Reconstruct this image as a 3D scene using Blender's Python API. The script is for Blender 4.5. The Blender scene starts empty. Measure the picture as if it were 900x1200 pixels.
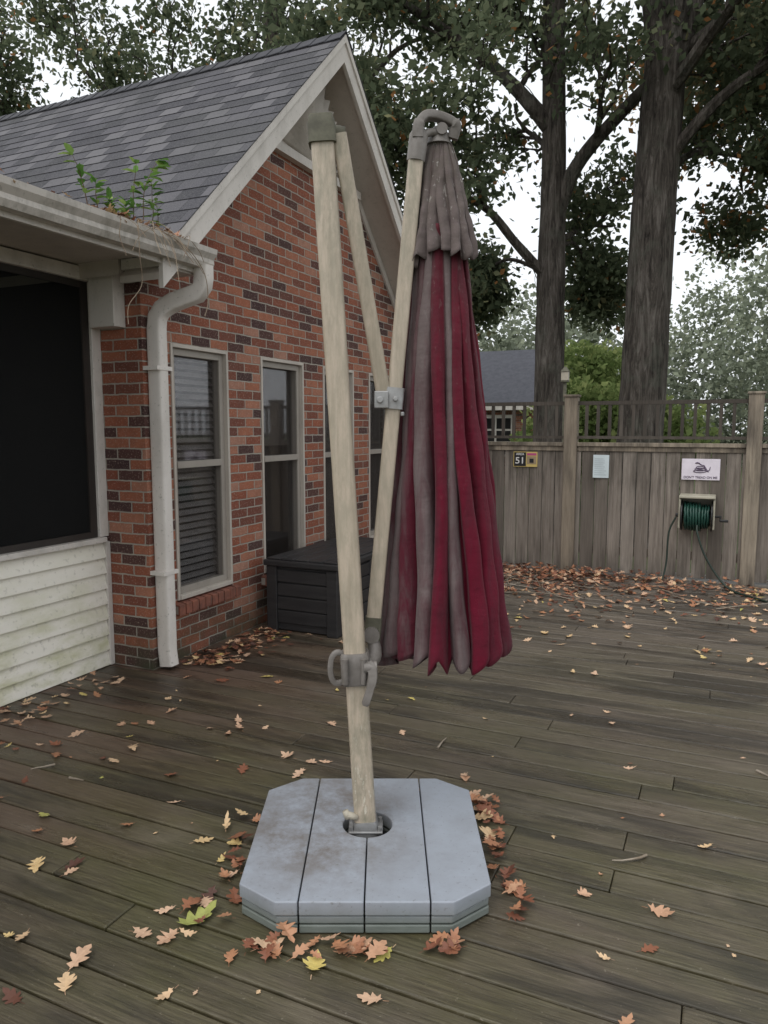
import bpy, bmesh, math, random
import numpy as np
from mathutils import Vector, Matrix
random.seed(4); rs=np.random.RandomState(4)
C=bpy.context.collection; sc=bpy.context.scene
YAW=math.radians(24.5); PITCH=math.radians(6.5)
def LW(r,d,z=0.0):
    return Vector((-math.sin(YAW)*d+math.cos(YAW)*r, math.cos(YAW)*d+math.sin(YAW)*r, z))
# ---------------------------------------------------------------- node helpers
class NT:
    def __init__(s,name):
        s.m=bpy.data.materials.new(name); s.m.use_nodes=True; s.t=s.m.node_tree; s.t.nodes.clear()
        s.out=s.t.nodes.new('ShaderNodeOutputMaterial'); s.bs=s.t.nodes.new('ShaderNodeBsdfPrincipled')
        s.t.links.new(s.bs.outputs[0],s.out.inputs[0])
    def n(s,typ,props=None,**inp):
        nd=s.t.nodes.new(typ)
        for k,v in (props or {}).items(): setattr(nd,k,v)
        for k,v in inp.items():
            key=k.replace('_',' ')
            s.put(nd.inputs[key],v)
        return nd
    def put(s,sock,v):
        if isinstance(v,bpy.types.NodeSocket): s.t.links.new(v,sock)
        elif isinstance(v,(tuple,list)) and sock.type=='RGBA' and len(v)==3: sock.default_value=(*v,1)
        else: sock.default_value=v
    def obj(s): return s.t.nodes.new('ShaderNodeTexCoord').outputs['Object']
    def mapv(s,v,scale=(1,1,1),loc=(0,0,0)):
        return s.n('ShaderNodeMapping',Vector=v,Scale=scale,Location=loc).outputs[0]
    def noise(s,v,scale,detail=4,rough=.55,dist=0):
        return s.n('ShaderNodeTexNoise',Vector=v,Scale=scale,Detail=detail,Roughness=rough,Distortion=dist).outputs['Fac']
    def ramp(s,f,pts,interp='LINEAR'):
        r=s.t.nodes.new('ShaderNodeValToRGB'); s.put(r.inputs[0],f); cr=r.color_ramp; cr.interpolation=interp
        while len(cr.elements)<len(pts): cr.elements.new(.5)
        for e,(p,c) in zip(cr.elements,pts):
            e.position=p; e.color=(c,c,c,1) if not isinstance(c,(tuple,list)) else (*c,1)
        return r.outputs[0]
    def mix(s,f,a,b,blend='MIX'):
        m=s.t.nodes.new('ShaderNodeMix'); m.data_type='RGBA'; m.blend_type=blend
        s.put(m.inputs[0],f); s.put(m.inputs[6],a); s.put(m.inputs[7],b); return m.outputs[2]
    def math(s,op,a,b=0.0,clamp=False):
        m=s.t.nodes.new('ShaderNodeMath'); m.operation=op; m.use_clamp=clamp; s.put(m.inputs[0],a); s.put(m.inputs[1],b); return m.outputs[0]
    def attr(s,name,o='Fac'):
        a=s.t.nodes.new('ShaderNodeAttribute'); a.attribute_name=name; return a.outputs[o]
    def bump(s,h,st=.3,dist=.01,normal=None):
        b=s.n('ShaderNodeBump',Height=h,Strength=st,Distance=dist)
        if normal: s.put(b.inputs['Normal'],normal)
        s.put(s.bs.inputs['Normal'],b.outputs[0]); return b.outputs[0]
    def set(s,**k):
        for a,v in k.items(): s.put(s.bs.inputs[a.replace('_',' ')],v)
        return s.m
def simple(name,c1,c2=None,scale=6,rough=.6,metal=0,bump=.15,stretch=(1,1,1),bscale=60,spec=.4):
    t=NT(name); v=t.mapv(t.obj(),stretch)
    c2=c2 or tuple(x*.7 for x in c1)
    f=t.ramp(t.noise(v,scale,6,.65),[(.35,0.),(.68,1.)])
    col=t.mix(f,c1,c2)
    t.bump(t.noise(v,bscale,3),bump,.004)
    return t.set(Base_Color=col,Roughness=rough,Metallic=metal,Specular_IOR_Level=spec)
# ---------------------------------------------------------------- mesh helpers
def mesh(name,V,Fc,mat=None,parent=None,smooth=False,mats=None,midx=None,attrs=None,facesmooth=None):
    me=bpy.data.meshes.new(name); me.from_pydata([tuple(v) for v in V],[],[tuple(f) for f in Fc]); 
    for m in (mats or ([mat] if mat else [])): me.materials.append(m)
    if midx is not None: me.polygons.foreach_set('material_index',midx)
    if smooth: me.polygons.foreach_set('use_smooth',[True]*len(me.polygons))
    for an,vals in (attrs or {}).items():
        a=me.attributes.new(an,'FLOAT','POINT'); a.data.foreach_set('value',np.asarray(vals,dtype=np.float32))
    me.update()
    o=bpy.data.objects.new(name,me); C.objects.link(o)
    if parent: o.parent=parent
    return o
def fixn(o):
    bm=bmesh.new(); bm.from_mesh(o.data); bmesh.ops.recalc_face_normals(bm,faces=bm.faces[:]); bm.to_mesh(o.data); bm.free()
def empty(name,loc=(0,0,0),rz=0):
    e=bpy.data.objects.new(name,None); e.location=loc; e.rotation_euler=(0,0,rz); C.objects.link(e); return e
BF=[(0,3,2,1),(4,5,6,7),(0,1,5,4),(1,2,6,5),(2,3,7,6),(3,0,4,7)]
class MB:
    def __init__(s): s.V=[];s.F=[];s.A=[]
    def box(s,a,b,rnd=None):
        n=len(s.V);x0,y0,z0=a;x1,y1,z1=b
        s.V+=[(x0,y0,z0),(x1,y0,z0),(x1,y1,z0),(x0,y1,z0),(x0,y0,z1),(x1,y0,z1),(x1,y1,z1),(x0,y1,z1)]
        s.F+=[tuple(i+n for i in f) for f in BF]; s.A+=[random.random() if rnd is None else rnd]*8
    def hexa(s,pts,rnd=None):
        n=len(s.V); s.V+=[tuple(p) for p in pts]; s.F+=[tuple(i+n for i in f) for f in BF]; s.A+=[random.random() if rnd is None else rnd]*8
    def tube(s,pts,rads,k=8,cap=True,rnd=None,sq=None,ref=(0,1,0)):
        n=len(s.V); m=len(pts); pts=[Vector(p) for p in pts]
        if not hasattr(rads,'__len__'): rads=[rads]*m
        a0=random.random() if rnd is None else rnd
        for i,p in enumerate(pts):
            d=(pts[min(i+1,m-1)]-pts[max(i-1,0)]).normalized()
            rf=Vector(ref)
            if abs(d.dot(rf))>.93: rf=Vector((1,0,0)) if abs(d.x)<.9 else Vector((0,0,1))
            u=d.cross(rf).normalized(); w=d.cross(u)
            for j in range(k):
                t=2*math.pi*(j+.5)/k; cu,cw=math.cos(t),math.sin(t)
                if sq:
                    e=.35; cu=math.copysign(abs(cu)**e,cu)*sq[0]; cw=math.copysign(abs(cw)**e,cw)*sq[1]
                q=p+(u*cu+w*cw)*rads[i]; s.V.append((q.x,q.y,q.z)); s.A.append(a0)
        for i in range(m-1):
            for j in range(k):
                a=n+i*k+j;b=n+i*k+(j+1)%k; s.F.append((a,b,b+k,a+k))
        if cap: s.F.append(tuple(n+j for j in range(k))[::-1]); s.F.append(tuple(n+(m-1)*k+j for j in range(k)))
    def make(s,name,mat,parent=None,smooth=False,bevel=0,seg=2):
        o=mesh(name,s.V,s.F,mat,parent,smooth,attrs={'rnd':s.A})
        if bevel:
            b=o.modifiers.new('b','BEVEL'); b.width=bevel; b.segments=seg; b.limit_method='ANGLE'; b.angle_limit=math.radians(40)
        return o
def box(name,a,b,mat,parent=None,bevel=0):
    m=MB(); m.box(a,b); return m.make(name,mat,parent,bevel=bevel)
def tube(name,pts,r,mat,parent=None,k=12,sq=None,smooth=True,ref=(0,1,0)):
    m=MB(); m.tube(pts,r,k,sq=sq,ref=ref); o=m.make(name,mat,parent,smooth=smooth); 
    if smooth:
        e=o.modifiers.new('e','EDGE_SPLIT'); e.split_angle=math.radians(50)
    return o
# ---------------------------------------------------------------- materials
def brick_mat(name='brick'):
    t=NT(name); o=t.obj(); sep=t.n('ShaderNodeSeparateXYZ',Vector=o)
    h=t.math('ADD',sep.outputs[0],sep.outputs[1])
    warp=t.math('MULTIPLY',t.math('SUBTRACT',t.noise(o,14,3),.5),.013)
    v=t.n('ShaderNodeCombineXYZ',X=t.math('ADD',h,warp),Y=t.math('ADD',sep.outputs[2],warp)).outputs[0]
    b=t.n('ShaderNodeTexBrick',dict(offset=.5,squash=1),Vector=v,Color1=(0,0,0),Color2=(1,1,1),Mortar=(0,0,0),Scale=1.0,Brick_Width=.200,Row_Height=.0675,Mortar_Size=.0058,Mortar_Smooth=.35,Bias=0.0)
    col=t.ramp(b.outputs['Color'],[(0,(.06,.034,.034)),(.18,(.10,.045,.038)),(.26,(.18,.064,.044)),(.42,(.25,.080,.048)),(.62,(.32,.105,.058)),(.85,(.40,.155,.09)),(1,(.42,.22,.155))])
    n=t.noise(o,24,7,.75); col=t.mix(t.ramp(n,[(.38,.0),(.72,.7)]),col,t.mix(.55,col,(.07,.04,.035)))
    n2=t.noise(o,2.2,4,.6); col=t.mix(t.ramp(n2,[(.4,0.),(.7,.4)]),col,t.mix(.5,col,(.13,.07,.05)))
    n3=t.noise(o,85,3,.6); col=t.mix(t.ramp(n3,[(.55,0.),(.72,.55)]),col,(.52,.40,.33))
    mort=t.mix(t.noise(o,11,6,.7),(.22,.19,.16),(.52,.47,.40))
    col=t.mix(b.outputs['Fac'],col,mort)
    g=t.math('MULTIPLY',t.ramp(sep.outputs[2],[(0,1.),(.34,0.)]),t.ramp(t.noise(o,5,4),[(.32,0.),(.62,.85)]))
    col=t.mix(g,col,(.055,.06,.035))
    hgt=t.math('SUBTRACT',t.math('MULTIPLY',n,.5),b.outputs['Fac'])
    t.bump(hgt,.8,.008)
    return t.set(Base_Color=col,Roughness=.88,Specular_IOR_Level=.25)
M_brick=brick_mat()
def white_paint(name,c=(.64,.595,.545),d=(.36,.33,.29),amt=.7,sc_=4):
    t=NT(name);o=t.obj(); n=t.noise(t.mapv(o,(1,1,.5)),sc_,8,.7)
    col=t.mix(t.ramp(n,[(.45,0.),(.75,amt)]),c,d)
    n2=t.noise(o,50,4); col=t.mix(t.ramp(n2,[(.62,0.),(.72,.5)]),col,(.2,.19,.15))
    t.bump(n2,.1,.003)
    return t.set(Base_Color=col,Roughness=.55)
M_trim=white_paint('trim_paint'); M_gut=white_paint('gutter_paint',(.54,.50,.45),(.18,.165,.13),.95,8)
M_soffit=white_paint('soffit_paint',(.52,.465,.41),(.33,.29,.25))
M_down=white_paint('downspout_paint',(.70,.65,.60),(.42,.38,.33),.5)
def siding_mat():
    t=NT('vinyl_siding');o=t.obj(); z=t.n('ShaderNodeSeparateXYZ',Vector=o).outputs[2]
    g=t.math('MULTIPLY',t.ramp(t.noise(t.mapv(o,(1,1.2,3)),2.6,7,.65),[(.42,0.),(.66,1.)]),t.ramp(z,[(.1,.75),(.75,.12)]))
    col=t.mix(g,(.80,.76,.67),(.42,.42,.19))
    col=t.mix(t.ramp(t.noise(o,30,5),[(.58,0.),(.72,.45)]),col,(.3,.28,.22))
    return t.set(Base_Color=col,Roughness=.5)
M_siding=siding_mat()
RY=5.70; RZ=4.72; SL=.955; YE0=3.44; YE1=7.96
cs=1/math.sqrt(1+SL*SL); sn=SL*cs; Lr=(RY-YE0)/cs; NCO=22; CH=Lr/NCO
def roof_mat():
    t=NT('asphalt_shingle'); uv=t.t.nodes.new('ShaderNodeTexCoord').outputs['UV']
    b=t.n('ShaderNodeTexBrick',dict(offset=.37,offset_frequency=2),Vector=uv,Color1=(0,0,0),Color2=(1,1,1),Mortar=(.0,.0,.0),Scale=1.0,Brick_Width=.20,Row_Height=CH,Mortar_Size=.006,Mortar_Smooth=.5)
    col=t.ramp(b.outputs['Color'],[(0,(.024,.024,.030)),(.3,(.046,.045,.054)),(.65,(.078,.075,.086)),(1,(.135,.13,.138))])
    col=t.mix(t.math('MULTIPLY',b.outputs['Fac'],.5),col,(.022,.022,.025))
    o=t.obj()
    col=t.mix(t.ramp(t.noise(o,1.3,6,.65),[(.4,0.),(.68,.5)]),col,(.060,.061,.058))
    gr=t.noise(o,110,3,.7); col=t.mix(t.ramp(gr,[(.42,0.),(.7,.6)]),col,(.16,.155,.16))
    t.bump(gr,.5,.005)
    return t.set(Base_Color=col,Roughness=.9,Specular_IOR_Level=.3)
M_roof=roof_mat()
def deck_mat():
    t=NT('weathered_deck_wood');o=t.obj(); r=t.attr('rnd')
    off=t.n('ShaderNodeCombineXYZ',X=t.math('MULTIPLY',r,37.),Y=t.math('MULTIPLY',r,11.)).outputs[0]
    vo=t.n('ShaderNodeVectorMath',dict(operation='ADD')); t.put(vo.inputs[0],o); t.put(vo.inputs[1],off); v=vo.outputs[0]
    grain=t.noise(t.mapv(v,(1.3,38,1)),3.2,9,.72,.5)
    fine=t.noise(t.mapv(v,(5,170,1)),3,4,.6)
    y=t.n('ShaderNodeSeparateXYZ',Vector=o); X,Y=y.outputs[0],y.outputs[1]
    base=t.ramp(grain,[(.25,(.026,.020,.013)),(.42,(.075,.058,.040)),(.6,(.125,.100,.070)),(.8,(.24,.20,.15))])
    base=t.mix(t.ramp(r,[(0,.8),(.4,0.),(.8,0.),(1,.5)]),base,t.mix(.5,base,(.04,.03,.02)))
    base=t.mix(t.ramp(fine,[(.5,0.),(.75,.4)]),base,(.24,.205,.155))
    gm=t.math('MULTIPLY',t.ramp(t.noise(t.mapv(o,(.7,1.3,1)),1.1,6,.65),[(.38,0.),(.62,.8)]),t.math('SUBTRACT',1.3,t.math('MULTIPLY',Y,.16),True))
    col=t.mix(gm,base,t.mix(t.ramp(grain,[(.3,0.),(.72,1.)]),(.028,.027,.008),(.128,.120,.050)))
    sky_sheen=t.math('MULTIPLY',t.math('SUBTRACT',Y,3.2),.2,True)  # sky reflection on distant boards put into the colour, paler toward the fence
    col=t.mix(t.math('MULTIPLY',sky_sheen,.65),col,t.mix(t.ramp(grain,[(.3,0.),(.7,1.)]),(.060,.050,.043),(.25,.215,.188)))
    red=t.math('MULTIPLY',t.math('MULTIPLY',t.math('SUBTRACT',-1.7,X),.6,True),t.ramp(r,[(.2,.2),(.8,1.)]))
    col=t.mix(t.math('MULTIPLY',red,.7),col,t.mix(grain,(.05,.022,.016),(.21,.115,.085)))
    dk=t.mix(.28,(.014,.012,.009),col)
    st=t.ramp(t.noise(t.mapv(v,(.5,2.4,1)),1.1,7,.66,.5),[(.50,0.),(.60,.9)])
    col=t.mix(st,col,dk)
    st2=t.ramp(t.noise(t.mapv(o,(.38,1.7,1),(3,7,0)),1.5,7,.62,.6),[(.53,0.),(.62,.85)])
    col=t.mix(st2,col,dk)
    st3=t.ramp(t.noise(t.mapv(o,(.5,1.5,1),(13,-7,0)),2.0,6,.62,.6),[(.58,0.),(.70,.5)])
    col=t.mix(st3,col,t.mix(.45,col,(.28,.235,.18)))
    sp=t.ramp(t.noise(o,60,3,.7),[(.66,0.),(.72,.5)]); col=t.mix(sp,col,(.30,.26,.2))
    rough=t.ramp(t.noise(t.mapv(v,(.8,5,1)),1.5,5),[(.35,.20),(.65,.55)])
    t.bump(t.math('ADD',t.math('MULTIPLY',grain,.8),t.math('MULTIPLY',fine,.35)),.55,.006)
    return t.set(Base_Color=col,Roughness=rough,Specular_IOR_Level=.55)
M_deck=deck_mat()
def fence_mat(name,c1,c2,c3):
    t=NT(name);o=t.obj(); r=t.attr('rnd')
    off=t.n('ShaderNodeCombineXYZ',X=t.math('MULTIPLY',r,17.),Z=t.math('MULTIPLY',r,31.)).outputs[0]
    vo=t.n('ShaderNodeVectorMath',dict(operation='ADD')); t.put(vo.inputs[0],o); t.put(vo.inputs[1],off); v=vo.outputs[0]
    g=t.noise(t.mapv(v,(28,28,1.2)),2.2,8,.7,.5)
    col=t.ramp(g,[(.25,c1),(.5,c2),(.78,c3)])
    col=t.mix(t.ramp(r,[(0,.7),(.5,0.),(.8,0.),(1,.5)]),col,t.mix(t.ramp(r,[(.5,0.),(.55,1.)],),c1,c3))
    z=t.n('ShaderNodeSeparateXYZ',Vector=o).outputs[2]
    d=t.math('MULTIPLY',t.ramp(t.noise(t.mapv(v,(6,6,.8)),1.5,6,.65),[(.38,0.),(.62,1.)]),t.ramp(z,[(.0,.95),(.35,.25),(.75,.3),(1.,.8)]))
    col=t.mix(d,col,(.068,.058,.048))
    t.bump(g,.5,.006)
    return t.set(Base_Color=col,Roughness=.85,Specular_IOR_Level=.25)
M_fence=fence_mat('weathered_fence_wood',(.10,.084,.07),(.245,.21,.178),(.37,.325,.28))
M_post=fence_mat('fence_post_wood',(.16,.128,.095),(.31,.26,.20),(.42,.36,.28))
M_balus=fence_mat('baluster_wood',(.035,.03,.026),(.085,.072,.06),(.15,.13,.11))
M_frame=white_paint('window_frame',(.33,.295,.255),(.22,.195,.165))
M_winrim=white_paint('window_caulk',(.50,.45,.39),(.34,.30,.26))
M_dark=simple('dark_interior',(.014,.013,.013),rough=.9)  # near-black colour carries the shade of unlit rooms and porch
M_blind=simple('window_blinds',(.52,.50,.47),(.42,.40,.38),rough=.6)
def glass_mat(name,tr,gloss=1.0):
    t=NT(name); nt=t.t
    tp=t.n('ShaderNodeBsdfTransparent',Color=tr); gl=t.n('ShaderNodeBsdfGlossy',Color=(.9,.9,.9),Roughness=.04)
    fr=t.n('ShaderNodeFresnel',IOR=1.45); m=t.n('ShaderNodeMixShader'); t.put(m.inputs[0],t.math('MULTIPLY',fr.outputs[0],gloss)); t.put(m.inputs[1],tp.outputs[0]); t.put(m.inputs[2],gl.outputs[0])
    nt.links.new(m.outputs[0],t.out.inputs[0]); return t.m
M_glass=glass_mat('window_glass',(.90,.90,.91,1),.45)
def screen_mat(name,tr,df):
    t=NT(name); tp=t.n('ShaderNodeBsdfTransparent',Color=(1,1,1,1)); d=t.n('ShaderNodeBsdfDiffuse',Color=(*df,1))
    m=t.n('ShaderNodeMixShader'); t.put(m.inputs[0],1-tr); t.put(m.inputs[1],tp.outputs[0]); t.put(m.inputs[2],d.outputs[0])
    t.t.links.new(m.outputs[0],t.out.inputs[0]); return t.m
M_screen=screen_mat('insect_screen',.62,(.020,.020,.020)); M_wscreen=screen_mat('window_screen',.82,(.05,.042,.037))
M_bronze=simple('dark_bronze_frame',(.035,.028,.024),rough=.5)
M_boxm=simple('resin_deck_box',(.022,.021,.022),(.038,.035,.035),rough=.5,stretch=(1,1,8),scale=5,bump=.4)
def bark_mat():
    t=NT('oak_bark');o=t.obj(); v=t.mapv(o,(1,1,.13))
    n=t.noise(v,14,9,.75,1.2); w=t.noise(t.mapv(o,(1,1,.2)),5,6,.7,.8)
    h=t.math('ADD',t.math('MULTIPLY',n,.65),t.math('MULTIPLY',w,.35))
    col=t.ramp(h,[(.38,(.020,.017,.015)),(.5,(.082,.070,.060)),(.64,(.20,.178,.158))])
    lich=t.ramp(t.noise(o,2.5,6,.7),[(.52,0.),(.66,.5)]); col=t.mix(lich,col,t.mix(n,(.05,.055,.045),(.17,.175,.14)))
    t.bump(h,1.,.10); return t.set(Base_Color=col,Roughness=.95,Specular_IOR_Level=.15)
M_bark=bark_mat()
def leaf_mat(name,pts,trans=.25):
    t=NT(name); col=t.ramp(t.attr('rnd'),pts)
    d=t.n('ShaderNodeBsdfDiffuse',Color=col); tr=t.n('ShaderNodeBsdfTranslucent',Color=col); m=t.n('ShaderNodeMixShader')
    t.put(m.inputs[0],trans); t.put(m.inputs[1],d.outputs[0]); t.put(m.inputs[2],tr.outputs[0]); t.t.links.new(m.outputs[0],t.out.inputs[0]); return t.m
M_leaf=leaf_mat('oak_foliage',[(0,(.055,.072,.045)),(.45,(.11,.135,.08)),(.8,(.18,.205,.125)),(.95,(.25,.235,.125)),(1,(.38,.19,.08))],.45)
M_leaf2=leaf_mat('autumn_foliage',[(0,(.09,.09,.055)),(.5,(.18,.165,.09)),(1,(.38,.17,.07))],.4)
M_far=leaf_mat('hazed_distant_foliage',[(0,(.18,.205,.155)),(.5,(.26,.29,.21)),(1,(.35,.365,.26))],.3)  # aerial haze put into these paler leaf colours
M_far2=leaf_mat('bright_shrub_foliage',[(0,(.10,.15,.045)),(.5,(.21,.27,.10)),(1,(.36,.40,.16))],.35)
M_grass=simple('lawn_grass',(.05,.07,.025),(.09,.09,.04),scale=2,rough=.95,bump=.5)
# ---------------------------------------------------------------- ground + deck
m=MB(); m.box((-150,-150,-.75),(150,250,-.55)); m.make('ground',M_grass)
m=MB(); w=.1405; y=-2.2; i=0
while y<8.35:
    xs=[-3.65]; x=-3.65+random.uniform(1.5,4.5)
    while x<8: xs.append(x); x+=random.choice([3.6,4.8,4.2])
    xs.append(8.)
    for a,b in zip(xs[:-1],xs[1:]):
        dz=random.uniform(-.002,.002); m.box((a+.0012,y+.0040+random.uniform(0,.001),-.035),(b-.0012,y+w-.0040,dz))
    y+=w; i+=1
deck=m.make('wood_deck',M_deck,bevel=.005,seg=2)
mj=MB()
for k in range(15): mj.box((-3.6+k*.8,-2.2,-.2),(-3.56+k*.8,8.3,-.036))
mj.box((-3.65,-2.26,-.55),(8,-2.21,-.0)); mj.box((8.0,-2.26,-.55),(8.05,8.4,0.0))
mj.make('deck_joists',M_fence,parent=deck)
# ---------------------------------------------------------------- brick house
house=empty('brick_house')
XW=-3.27; Y0=3.6; Y1=7.80; XR=-2.95
T=.12
wins=[(3.85,4.46),(4.88,5.52),(5.86,6.46),(6.80,7.40)]; ZB,ZT=.40,2.09
m=MB()
def wb(y0,y1,z0,z1): m.box((XW-T,y0,z0),(XW,y1,z1))
yy=Y0
for a,b in wins: wb(yy,a,-.5,ZT); wb(a,b,-.5,ZB-.08); yy=b
wb(yy,Y1,-.5,ZT); wb(Y0,Y1,ZT,2.55)
def rz(y,off=.15): return RZ-off-SL*abs(y-RY)
ga=[(Y0,2.55),(Y1,2.55),(Y1,rz(Y1)),(RY,rz(RY)),(Y0,rz(Y0))]
n=len(m.V)
for x in (XW-T,XW):
    for y_,z_ in ga: m.V.append((x,y_,z_)); m.A.append(.5)
m.F+= [tuple(n+i for i in (4,3,2,1,0)), tuple(n+5+i for i in range(5))]+[(n+i,n+(i+1)%5,n+5+(i+1)%5,n+5+i) for i in range(5)]
m.box((-12,Y0,-.5),(XW-T-.001,Y0+.12,2.5)); m.box((-12,Y1-.12,-.5),(XW-T-.001,Y1,2.5))
m.make('brick_walls',M_brick,house)
M_sill=simple('sill_brick',(.27,.10,.065),(.13,.06,.045),scale=14,rough=.9,bump=.4)
m=MB(); mm=MB()
for a,b in wins:
    y=a-.04
    while y<b+.03:
        dx=random.uniform(-.004,.004)
        m.hexa([(XW-.08,y+.004,ZB-.085),(XW+.045+dx,y+.004,ZB-.095),(XW+.045+dx,y+.064,ZB-.095),(XW-.08,y+.064,ZB-.085),(XW-.08,y+.004,ZB),(XW+.045+dx,y+.004,ZB-.022),(XW+.045+dx,y+.064,ZB-.022),(XW-.08,y+.064,ZB)]); y+=.0705
    mm.box((XW-.08,a-.038,ZB-.083),(XW+.035,b+.035,ZB-.03))
m.make('window_sill_bricks',M_sill,house,bevel=.004); mm.make('sill_mortar',simple('mortar',(.4,.36,.31),rough=.9),house)
for wi,(a,b) in enumerate(wins):
    rim=MB(); fr=MB(); x0=XW-.085
    rim.box((x0,a,ZB),(XW+.010,a+.022,ZT)); rim.box((x0,b-.022,ZB),(XW+.010,b,ZT)); rim.box((x0,a+.022,ZT-.024),(XW+.010,b-.022,ZT)); rim.box((x0,a+.022,ZB),(XW+.016,b-.022,ZB+.03))
    rim.make('window_trim_%d'%wi,M_winrim,house,bevel=.004)
    A,B,Z0,Z1=a+.0225,b-.0225,ZB+.0305,ZT-.0245; zm=1.30; f=.045
    X1=XW-.022
    fr.box((x0,A,Z0),(X1,A+f,Z1)); fr.box((x0,B-f,Z0),(X1,B,Z1)); fr.box((x0,A+f,Z1-f),(X1,B-f,Z1)); fr.box((x0,A+f,Z0),(X1,B-f,Z0+f)); fr.box((x0,A+f,zm-.022),(X1+.006,B-f,zm+.024))
    fr.make('window_frame_%d'%wi,M_frame,house,bevel=.003)
    g=MB(); g.box((x0+.012,A+f,Z0+f),(x0+.016,B-f,zm-.022)); g.box((x0+.012,A+f,zm+.024),(x0+.016,B-f,Z1-f)); g.make('window_glass_%d'%wi,M_glass,house)
    s=MB(); s.box((X1-.014,A+f,Z0+f),(X1-.012,B-f,zm-.022)); s.box((X1-.014,A+f,zm+.024),(X1-.012,B-f,Z1-f)); s.make('window_screen_%d'%wi,M_wscreen,house)
    bl=MB(); z=Z0+.03
    while z<Z1-.03:
        bl.hexa([(x0-.045,A+.01,z+.016),(x0-.02,A+.01,z-.014),(x0-.02,B-.01,z-.014),(x0-.045,B-.01,z+.016),(x0-.045,A+.01,z+.018),(x0-.02,A+.01,z-.012),(x0-.02,B-.01,z-.012),(x0-.045,B-.01,z+.018)]); z+=.050
    if wi in (0,): bl.make('window_blind_%d'%wi,M_blind,house)
    else:
        box('curtain_%d'%wi,(x0-.05,A+.01,zm+.1 if wi==1 else Z0),(x0-.045,B-.01,Z1),simple('curtain_fabric_%d'%wi,(.20,.18,.16),(.12,.11,.10),stretch=(1,8,.6),scale=4),house)
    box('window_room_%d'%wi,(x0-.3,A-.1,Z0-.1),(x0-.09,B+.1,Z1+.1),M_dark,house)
V=[];Fc=[];UV=[]
XB=-17
for side in (-1,1):
    for k in range(NCO):
        s0=k*CH; s1=(k+1)*CH+.004
        def P(x,s,h): return (x, RY+side*(s*cs)+side*h*sn, RZ-s*sn+h*cs)
        n=len(V)
        xr=XR+.02
        V+=[P(XB,s0,0.0),P(xr,s0,0.0),P(xr,s1,.005),P(XB,s1,.005),P(XB,s1,-.003),P(xr,s1,-.003)]
        Fc+=[(n,n+1,n+2,n+3),(n+3,n+2,n+5,n+4),(n+1,n+5,n+2)]
        e=.0005
        UV+=[(XB,s0+e),(xr,s0+e),(xr,s1-.0045),(XB,s1-.0045),(XB,s1-.006),(xr,s1-.006),(xr,s1-.006),(XB,s1-.006),(xr,s0+e),(xr,s1-.006),(xr,s1-.006)]
ro=mesh('shingle_roof',V,Fc,M_roof,house); uvl=ro.data.uv_layers.new(name='UVMap')
uvl.data.foreach_set('uv',[c for p in UV for c in (p[0]+30,p[1])])
m=MB()
x=XR+.02
while x>XB:
    for s in (-1,1):
        m.hexa([(x-.15,RY,RZ+.006),(x,RY,RZ+.012),(x,RY+s*.11,RZ-.11*SL+.018),(x-.15,RY+s*.11,RZ-.11*SL+.012),(x-.15,RY,RZ+.012),(x,RY,RZ+.020),(x,RY+s*.11,RZ-.11*SL+.026),(x-.15,RY+s*.11,RZ-.11*SL+.018)])
    x-=.14
m.make('ridge_cap',simple('ridge_shingle',(.06,.06,.068),(.04,.04,.045),rough=.9),house)
def slopebox(mb,x0,x1,ya,yb,top,bot):
    def z(y,o): return RZ-SL*abs(y-RY)-o
    mb.hexa([(x0,ya,z(ya,bot)),(x1,ya,z(ya,bot)),(x1,yb,z(yb,bot)),(x0,yb,z(yb,bot)),(x0,ya,z(ya,top)),(x1,ya,z(ya,top)),(x1,yb,z(yb,top)),(x0,yb,z(yb,top))])
m=MB()
slopebox(m,XR-.03,XR,YE0,RY,.012,.22); slopebox(m,XR-.03,XR,RY,YE1,.012,.22)
slopebox(m,XR-.0,XR+.015,YE0-.01,RY,.010,.07); slopebox(m,XR-.0,XR+.015,RY,YE1+.01,.010,.07)
slopebox(m,XW+.002,XW+.022,Y0,RY,.18,.27); slopebox(m,XW+.002,XW+.022,RY,Y1,.18,.27)
m.make('rake_boards',M_trim,house)
m=MB(); slopebox(m,XW+.0,XR-.031,YE0,RY,.13,.17); slopebox(m,XW+.0,XR-.031,RY,YE1,.13,.17)
slopebox(m,XB,XW-.01,YE0,RY,.02,.12); slopebox(m,XB,XW-.01,RY,YE1,.02,.12)
m.make('soffit',M_soffit,house)
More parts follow.
